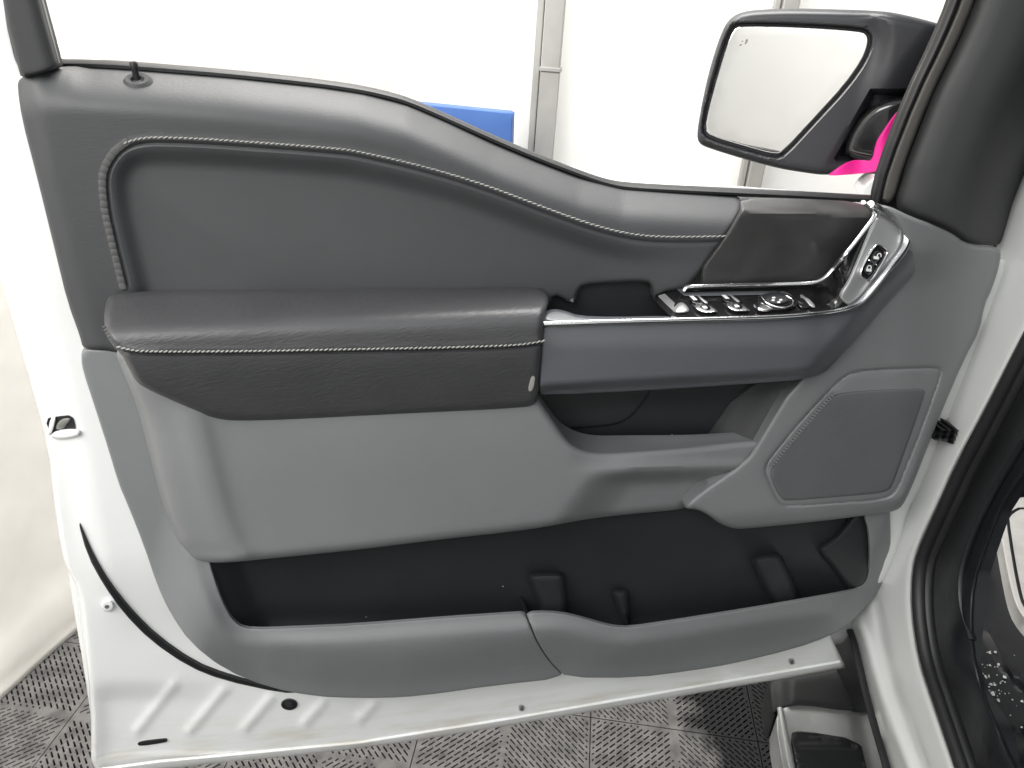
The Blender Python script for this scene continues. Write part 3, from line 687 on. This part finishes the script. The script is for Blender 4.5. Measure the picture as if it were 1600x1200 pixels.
tube('switch_bezel', rot([(-28, 9), (-29, 0), (-27, -10), (0, -12), (25, -12), (29, -4), (28, 9), (20, 12), (-20, 12), (-27, 10)], 1364, 410, LA), lambda x, y: LD(x, y) + .002, .0024, .004, M['chrome'], ls, step=3)
for u in (-11.5, 11):
    b = plate('rocker_button', rot([(-9.5, -6.5), (9.5, -6.5), (9.5, 6.5), (-9.5, 6.5)], *rot([(u, 0)], 1364, 410, LA)[0], LA), lambda x, y: LD(x, y) + .0042, M['dark'], ls, r=2.2, drop=.002, back=.05, sp=3, ch=1)
plate('rocker_ridge', rot([(-1.6, -7), (1.6, -7), (1.6, 7), (-1.6, 7)], 1364, 410, LA), lambda x, y: LD(x, y) + .0056, M['chrome'], ls, r=1, drop=.001, back=.05, sp=2, ch=1)
for u, op in ((-11.5, 0), (11, 4)):          # padlock symbols: body and shackle, closed and open
    cx, cy = rot([(u, 0)], 1364, 410, LA)[0]; IK = lambda x, y: LD(x, y) + .0046
    plate('lock_symbol', rot([(-4, 0), (4, 0), (4, 4.5), (-4, 4.5)], cx, cy, 8), IK, M['white_ink'], ls, back=.05, sp=2, ch=0)
    tube('lock_symbol', rot([(-3 + op, 0), (-3 + op, -3), (-1 + op, -5), (1.5 + op, -5), (3 + op, -3), (3 + op, 0)], cx, cy, 8), IK, .0012, .0006, M['white_ink'], ls, step=1.5, seg=6)
# window switches, mirror knob and buttons
SB = lambda h: (lambda x, y: SW_D(x, y) + h)
plate('switch_bezel', [(1066, 461), (1070, 458), (1225, 456), (1234, 459), (1240, 463), (1236, 464), (1226, 460), (1072, 463)], SB(.0025), M['fascia'], sp_, r=1.2, drop=.001, back=.03, sp=3, ch=1)
for k, (x, y) in enumerate(((1081, 476), (1131, 474))):
    s = plate('window_switch', [(x, y), (x+24, y-2), (x+42, y+9), (x+40, y+13), (x+13, y+13)], SB(.006), M['chrome'], sp_, r=2, drop=.003, back=.03, sp=4, ch=1)
    plate('switch_pad', [(x+11, y+1), (x+25, y+0), (x+33, y+8), (x+16, y+9)], SB(.0068), M['gloss'], s, r=1.5, drop=.001, back=.03, sp=3, ch=1)
    plate('switch_symbol', [(x+16, y+3), (x+23, y+2.5), (x+25, y+5.5), (x+19, y+6)], SB(.0074), M['white_ink'], s, back=.03, sp=2, ch=0)
    s = plate('window_switch', [(x-6, y-12), (x+18, y-13), (x+31, y-3), (x+26, y-1), (x+2, y)], SB(.0045), M['gloss'], sp_, r=2, drop=.003, back=.03, sp=4, ch=1)
    plate('switch_symbol', [(x, y-10), (x+6, y-10.4), (x+9, y-7.5), (x+3, y-7)], SB(.0052), M['white_ink'], s, back=.03, sp=2, ch=0)
    plate('switch_glint', [(x+10, y-12), (x+13, y-12.2), (x+26, y-3.5), (x+24, y-1), (x+19, y-3)], SB(.0062), M['silver'], s, r=1, drop=.001, back=.03, sp=2, ch=1)  # silver plate stands for the highlight on the dark switch
kb = disc('mirror_knob', 1215, 471, 32, 14, SW_D, .0065, M['gloss'], sp_, ang=4, r=.5)
tube('knob_ring', [(1190, 464), (1196, 473), (1212, 480), (1230, 481), (1240, 475), (1238, 467), (1228, 462)], SB(.0085), .0018, .002, M['chrome'], kb, step=3)
disc('knob_cap', 1214, 467, 20, 8, SB(.0065), .003, M['dark'], kb, r=.4)
for x, y in ((1209, 465), (1208, 469), (1220, 468.5), (1217, 472)):
    disc('knob_dot', x, y, 3, 1.5, SB(.0094), .0005, M['white_ink'], kb, r=.2)
plate('knob_glint', [(1180, 480), (1190, 473), (1200, 474), (1212, 482), (1204, 487), (1186, 487)], SB(.007), M['chrome'], sp_, r=4, drop=.004, back=.03, sp=3, ch=2)  # chrome plate put in for the highlight on the knob base
plate('fold_button', [(1245, 466), (1256, 465), (1268, 478), (1264, 482), (1248, 481)], SB(.004), M['gloss'], sp_, r=2, drop=.002, back=.03, sp=3, ch=1)
plate('fold_button', [(1256, 466), (1263, 465), (1276, 480), (1268, 481)], SB(.0055), M['silver'], sp_, r=1.5, drop=.001, back=.03, sp=3, ch=1)
plate('panel_glint', [(1052, 486), (1060, 475), (1068, 473), (1074, 478), (1079, 488), (1056, 490)], SB(.005), M['silver'], sp_, r=4, drop=.004, back=.03, sp=3, ch=2)  # silver plate put in for a bright reflection at the panel's end
# applique
APP_D = lambda x, y: UP_D(x, y) * 0 + (.040 - .040*(1 - np.clip((y - topy(x))/26, 0, 1))**1.6)
plate('applique', [(1159, 309), (1160, 334), (1078, 446), (1150, 443), (1225, 441), (1270, 440), (1288, 432), (1330, 384), (1364, 341), (1364, 333), (1348, 316), (1250, 311)], APP_D, M['applique'], door, r=3, drop=.003, back=lambda x, y: APP_D(x, y) - .006, sp=7, ch=1)
tube('chrome_trim', [(1068, 454), (1071, 448), (1085, 446.5), (1160, 444.5), (1240, 443), (1270, 442), (1281, 438.5), (1292, 431), (1310, 410), (1332, 384), (1352, 358), (1367, 340), (1367, 332), (1360, 324), (1349, 316)],
     lambda x, y: np.maximum(.047 + .014*ss(1200, 1290, x) - .012*ss(380, 320, y), (SW_D(x, y) + .005)*ss(1262, 1290, x)), .0046, .006, M['chrome'], door, step=6)

# ---- sail trim at the window's front corner
EDGE = A([(1500, -50), (1486, 0), (1460, 63), (1418, 150), (1376, 259), (1363, 315)])
def ex_(y): return np.interp(y, EDGE[:, 1], EDGE[:, 0])
def sail_d(x, y):
    e = x - ex_(y)
    d = curve(e, [(40, .012), (52, .022), (66, .029), (90, .036), (128, .040), (150, .037), (185, .008), (260, -.07)])
    return d - .006*ss(0, 1, (y - 300)/120)
sl_ = plate('sail_trim', [(1546, -55), (1532, 0), (1505, 63), (1462, 150), (1418, 262), (1396, 322), (1420, 337), (1462, 352), (1493, 366), (1509, 380), (1530, 383), (1566, 384), (1590, 340), (1612, 270), (1660, 120), (1700, -55)],
    sail_d, M['sail'], door, r=12, drop=.014, back=-.004, sp=7, ch=1)
plate('channel_bed', [(x + 1, y) for x, y in EDGE] + [(1372, 318), (1420, 336), (1445, 290), (1490, 150), (1560, 0), (1575, -50)], -.006, M['rubber'], sl_, back=-.014, sp=14, ch=1)
plate('channel_trim', [(1516, -55), (1503, 0), (1476, 63), (1433, 150), (1390, 259), (1376, 312), (1384, 319), (1397, 313), (1411, 262), (1453, 152), (1497, 64), (1524, 0), (1538, -55)], .004, M['channel'], sl_, r=6, drop=.007, back=-.008, sp=6, ch=1)
tube('glass_run', [(x + 5, y) for x, y in EDGE], -.004, .008, .012, M['rubber'], door, ch=1)

# ---- check strap boot
plate('check_strap_boot', [(1459, 672), (1466, 674), (1478, 670), (1486, 673), (1508, 670), (1507, 680), (1499, 694), (1486, 694), (1474, 689), (1456, 688)],
      lambda x, y: .046 + .004*np.sin(x*.55 + y*.2) + .003*np.sin(y*.9), M['rubber'], door, r=4, drop=.006, back=.0, sp=3, ch=1)

# ---- side mirror outside the glass
mp0 = Frame((0, .20, 0), (0, -1, 0)).pos(A([1225.]), A([140.]))[0]
MIR = Frame(mp0, (-.48, -.87, .06))
GLS = A([(1101, 203), (1110, 157), (1133, 77), (1146, 45), (1157, 40), (1250, 42), (1345, 48), (1356, 54), (1357, 68), (1348, 93), (1320, 133), (1270, 187), (1224, 237), (1211, 242), (1160, 228), (1110, 213)])
HOUS = [(1089, 212), (1092, 186), (1106, 116), (1126, 52), (1139, 29), (1160, 17), (1200, 14), (1250, 13), (1369, 16), (1407, 21), (1469, 37), (1520, 55), (1500, 160), (1440, 240), (1380, 275), (1345, 268), (1292, 274), (1264, 271), (1208, 262), (1100, 230), (1091, 222)]
gl = resample(chaikin(GLS, 1, True), 5, True)
def case_d(x, y):
    x = np.ravel(x); y = np.ravel(y); P = np.stack([x, y], 1)
    s = dist(P, gl, True); s = np.where(inside(P, gl), -s, s)
    d = .0 - .022*ss(9, 2.5, s) + .010*ss(8, 40, s)*ss(1330, 1400, x) 
    g = (x - 1350)*.80 + (y - 100)*.60
    d = d - .05*ss(40, 140, g) + .0*y
    # socket where the arm enters
    d = d - .03*ss(8, -4, np.maximum(np.abs((x - 1372) + .55*(y - 195)) - 34, np.abs(y - 196) - 50))
    return d
mh = plate('side_mirror', HOUS, lambda x, y: case_d(x, y).reshape(np.shape(x)), M['mirror_case'], door, fr=MIR, r=13, drop=.022, back=-.11, sp=6, ch=2,
           extra=np.vstack([offset_line(np.vstack([gl, gl[:1]]), k) for k in (-12, -10, -9, -7.5, -6, -4.5, -3, -1)]))
plate('mirror_glass', GLS, -.014, M['mirror'], mh, fr=MIR, r=2, drop=.001, back=-.02, sp=20, ch=1)
for q in ([(1155, 70), (1160, 68), (1160, 70.5), (1155, 72.5)], [(1165, 62), (1169, 60), (1168, 67), (1164, 68)], [(1158, 64), (1162, 63), (1162, 64.5), (1158, 65.5)], [(1163, 68), (1167, 67), (1166, 69), (1163, 70)]):
    plate('glass_symbol', q, -.0135, M['ink'], mh, fr=MIR, back=-.015, sp=3, ch=0)
plate('mirror_arm', [(1318, 236), (1330, 205), (1348, 178), (1372, 160), (1400, 152), (1440, 150), (1420, 230), (1385, 262), (1360, 252), (1330, 248)], lambda x, y: .004 + .012*ss(1310, 1400, x), M['gloss'], mh, fr=MIR, r=12, drop=.016, back=-.12, sp=6, ch=2)
tp = plate('pink_tape', [(1411, 164), (1418, 160), (1405, 205), (1393, 230), (1376, 268), (1370, 268), (1340, 272), (1292, 275), (1300, 270), (1330, 250), (1348, 250), (1364, 252), (1369, 224), (1383, 203), (1396, 182)], lambda x, y: .022 - .006*np.sin(x*.09), M['pink'], mh, fr=MIR, r=2, drop=.001, back=.016, sp=5, ch=1)
plate('mirror_foot', [(1343, 300), (1352, 288), (1372, 272), (1372, 306), (1344, 305)], .06, M['paint'], mh, fr=MIR, r=3, drop=.005, back=-.02, sp=5, ch=1)

# ================================================================== THE CAB
cab = empty('truck_cab', (HINGE[0] + .1, -.2, 0), 'white truck door opening with black seal, dark footwell and bright side step', 'truck')
JR = A([(1640, 450), (1592, 540), (1546, 630), (1492, 730), (1470, 780), (1437, 850), (1425, 890), (1424, 955), (1435, 1030), (1453, 1085), (1491, 1195), (1527, 1300)])
JL = A([(1326, 972), (1340, 1005), (1362, 1107), (1390, 1200), (1416, 1300)])
F1 = A([(1338, 965), (1352, 1000), (1378, 1090), (1420, 1200), (1452, 1292)]); F2 = A([(1368, 930), (1378, 1000), (1398, 1080), (1440, 1190), (1474, 1292)])
def jamb_d(x, y):
    x = np.ravel(x); y = np.ravel(y); P = np.stack([x, y], 1)
    sl = dist(P, JL); sr = dist(P, JR); f1 = dist(P, F1); f2 = dist(P, F2)
    return .0055*np.exp(-(f1/8)**2) - .0045*np.exp(-(f2/9)**2) - .006*ss(18, 0, sl)
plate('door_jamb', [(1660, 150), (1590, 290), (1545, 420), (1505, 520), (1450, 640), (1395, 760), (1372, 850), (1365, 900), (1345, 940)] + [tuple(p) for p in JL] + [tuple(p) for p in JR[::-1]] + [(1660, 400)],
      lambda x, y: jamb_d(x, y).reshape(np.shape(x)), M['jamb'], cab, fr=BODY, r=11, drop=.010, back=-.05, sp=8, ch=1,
      extra=np.vstack([offset_line(resample(f, 6, False), k) for f in (F1, F2) for k in (-14, -10, -7, -4, 0, 4, 7, 10, 14)]))
def shift(p, s): return [tuple(q) for q in offset_line(A(p), s)]
ts = tube('door_seal', shift(JR, -15), .002, .020, .026, M['rubber'], cab, fr=BODY, step=8, seg=12)
tube('seal_lip', shift(JR, -27), .006, .007, .012, M['rubber'], ts, fr=BODY, step=8)
tube('seal_bead', shift(JR, -9), .010, .0035, .004, M['sail'], ts, fr=BODY, step=8)
plate('kick_panel', shift(JR, -20) + [(1640, 1300), (1556, 1130), (1528, 1050), (1520, 980), (1524, 910), (1545, 850), (1572, 780), (1640, 690)],
      lambda x, y: -.030 + .006*np.sin((x + .5*y)*.045), M['liner'], cab, fr=BODY, r=8, drop=.01, back=-.05, sp=9, ch=1)
tube('scuff_edge', [(1520, 1000), (1503, 950), (1501, 900), (1514, 850), (1545, 780), (1600, 690)], -.028, .006, .010, M['liner'], cab, fr=BODY)
BULK = Frame((1.35, .42, 0), (-.3, -.95, 0))
plate('footwell_wall', [(1470, 330), (1800, 330), (1800, 1000), (1440, 1000)], .0, M['liner'], cab, fr=BULK, back=-.1, sp=40, ch=0)
FZ = level(.585)
plate('cab_floor', [(1425, 900), (1700, 700), (1900, 700), (1900, 1500), (1640, 1500), (1500, 1190)], -.02, M['liner'], cab, fr=FZ, back=-.06, sp=40, ch=0)
def lin_d(x, y):
    x = np.ravel(x); y = np.ravel(y); P = np.stack([x, y], 1)
    s = dist(P, A([(1440, 940), (1447, 1020), (1466, 1085), (1504, 1195), (1520, 1250)]))
    d = .045*ss(38, 0, s)
    r2 = dist(P, A([(1545, 990), (1575, 1040), (1640, 1110)])); d += .012*np.exp(-(r2/9)**2)
    for a, b in (((1515, 1118), (1600, 1138)), ((1532, 1168), (1610, 1182)), ((1560, 1222), (1640, 1236))): d += .006*np.exp(-(segd(x, y, a, b)/6)**2)
    return d
LIN = lambda x, y: lin_d(x, y).reshape(np.shape(x))
ln = plate('floor_liner', [(1436, 940), (1447, 1020), (1466, 1085), (1504, 1195), (1520, 1250), (1700, 1250), (1700, 830), (1560, 840), (1530, 900)], LIN, M['liner'], fr=FZ, r=5, drop=.004, back=-.015, sp=8, ch=1)
tag(ln, 'black moulded floor liner with grit on it inside the door opening', 'floor liner')
mt = plate('floor_mat', [(1555, 806), (1566, 788), (1576, 780), (1640, 772), (1700, 772), (1700, 1040), (1640, 1010), (1601, 969), (1586, 945), (1576, 906), (1563, 835)], .03, M['mat'], fr=FZ, r=4, drop=.004, back=.0, sp=12, ch=1)
tag(mt, 'pale grey mat with black border line at the far edge of the footwell', 'mat')
tube('border_line', [(1640, 793), (1573, 795), (1578, 840), (1590, 910), (1600, 950), (1640, 1000)], .0305, .006, .002, M['rubber'], mt, fr=FZ, ch=1)
V, F = [], []
for _ in range(110):
    if rng.random() < .6: x, y = 1548 + rng.normal(0, 17), 1078 + rng.normal(0, 24)
    else: x, y = rng.uniform(1470, 1600), rng.uniform(1000, 1198)
    r_ = abs(rng.normal(0, .0011)) + .0007; c = FZ.pos(A([x]), A([y]), LIN(A([x]), A([y]))[0] + r_*.6)[0]; o = len(V)
    V += [c + A(v)*r_*rng.uniform(.7, 1.4) for v in ((1,0,0), (-1,0,0), (0,1,0), (0,-1,0), (0,0,1), (0,0,-1))]
    F += [tuple(o+i for i in f) for f in ((0,2,4), (2,1,4), (1,3,4), (3,0,4), (2,0,5), (1,2,5), (3,1,5), (0,3,5))]
tag(mesh('grit', V, F, M['white_ink'], smooth=False), 'white grit scattered over the black floor liner', 'grit', None, 'stuff')
# rocker cladding and step
plate('rocker_cladding', [(1285, 960), (1340, 950), (1374, 1114), (1326, 1112), (1308, 1050)], lambda x, y: -.05 + .004*np.sin(y*.05), M['liner'], cab, fr=BODY, back=-.058, sp=14, ch=0)
tube('rocker_strip', [(1328, 985), (1336, 1010), (1358, 1107), (1386, 1200), (1394, 1235)], .004, .009, .012, M['rubber'], cab, fr=BODY)
RB = level(.36)
rbm = plate('running_board', [(1211, 1128), (1219, 1106), (1252, 1099), (1326, 1110), (1362, 1107), (1392, 1220), (1400, 1300), (1240, 1300), (1222, 1190)], lambda x, y: .010*ss(1340, 1322, x - .25*(y - 1110)), M['polished'], cab, fr=RB, r=3, drop=.003, back=-.05, sp=8, ch=1)
plate('step_pad', [(1234, 1146), (1250, 1141), (1344, 1156), (1352, 1190), (1378, 1300), (1262, 1300), (1244, 1196)], lambda x, y: .018 + .002*np.sin(y*.6), M['rubber'], rbm, fr=RB, r=4, drop=.004, back=.0, sp=6, ch=1)
tube('step_edge', [(1219, 1108), (1227, 1150), (1240, 1215), (1256, 1300)], .012, .012, .012, M['polished'], rbm, fr=RB, ch=0)
plate('end_cap', [(1199, 1068), (1206, 1060), (1240, 1056), (1300, 1046), (1336, 1040), (1366, 1108), (1326, 1112), (1252, 1101), (1221, 1107), (1206, 1124)], lambda x, y: .0 + .02*ss(1215, 1240, x), M['rubber'], rbm, fr=RB, r=7, drop=.015, back=-.08, sp=7, ch=1)

# unseen slabs added around the cab to keep light off the door's right side
def slab(name, lo, hi, mat): return box(name, lo, hi, mat, cab, .02)
slab('roof_blocker', (.72, -2.2, 1.86), (2.5, .35, 1.93), M['sail'])
slab('far_side_blocker', (2.42, -2.2, .55), (2.5, .75, 1.85), M['liner'])

def along(y): return HINGE + A([.269, 1.0, 0])*y            # a point on the cab side, y metres along the door plane's normal
a0, a1 = along(-1.02), along(-2.2)
nrm = A([.966, -.26, 0])*.07
V = [(*(p + q)[:2], z) for z in (.5, 1.38) for p, q in ((a0, 0), (a1, 0), (a1, nrm), (a0, nrm))]
mesh('rear_door_blocker', V, [(0, 3, 2, 1), (4, 5, 6, 7), (0, 1, 5, 4), (1, 2, 6, 5), (2, 3, 7, 6), (3, 0, 4, 7)], M['jamb'], cab, smooth=False)  # added out of view to block light from the right rear
# specks of dust in the pockets
V, F = [], []
for x, y, dd in [(1001, 692, .008), (1012, 690, .008), (1038, 681, .008), (1040, 683, .008), (1050, 679, .008), (1064, 683, .008), (1067, 681, .008), (786, 916, .013), (572, 964, .013)]:
    r_ = rng.uniform(.0004, .0007); c = DOOR.pos(A([x*1.]), A([y*1.]), dd)[0]; o = len(V)
    V += [c + A(v)*r_ for v in ((1.6,0,0), (-1.6,0,0), (0,1,0), (0,-1,0), (0,0,.8), (0,0,-.8))]
    F += [tuple(o+i for i in f) for f in ((0,2,4), (2,1,4), (1,3,4), (3,0,4), (2,0,5), (1,2,5), (3,1,5), (0,3,5))]
tag(mesh('dust_specks', V, F, M['white_ink'], hp, smooth=False), kind='stuff')
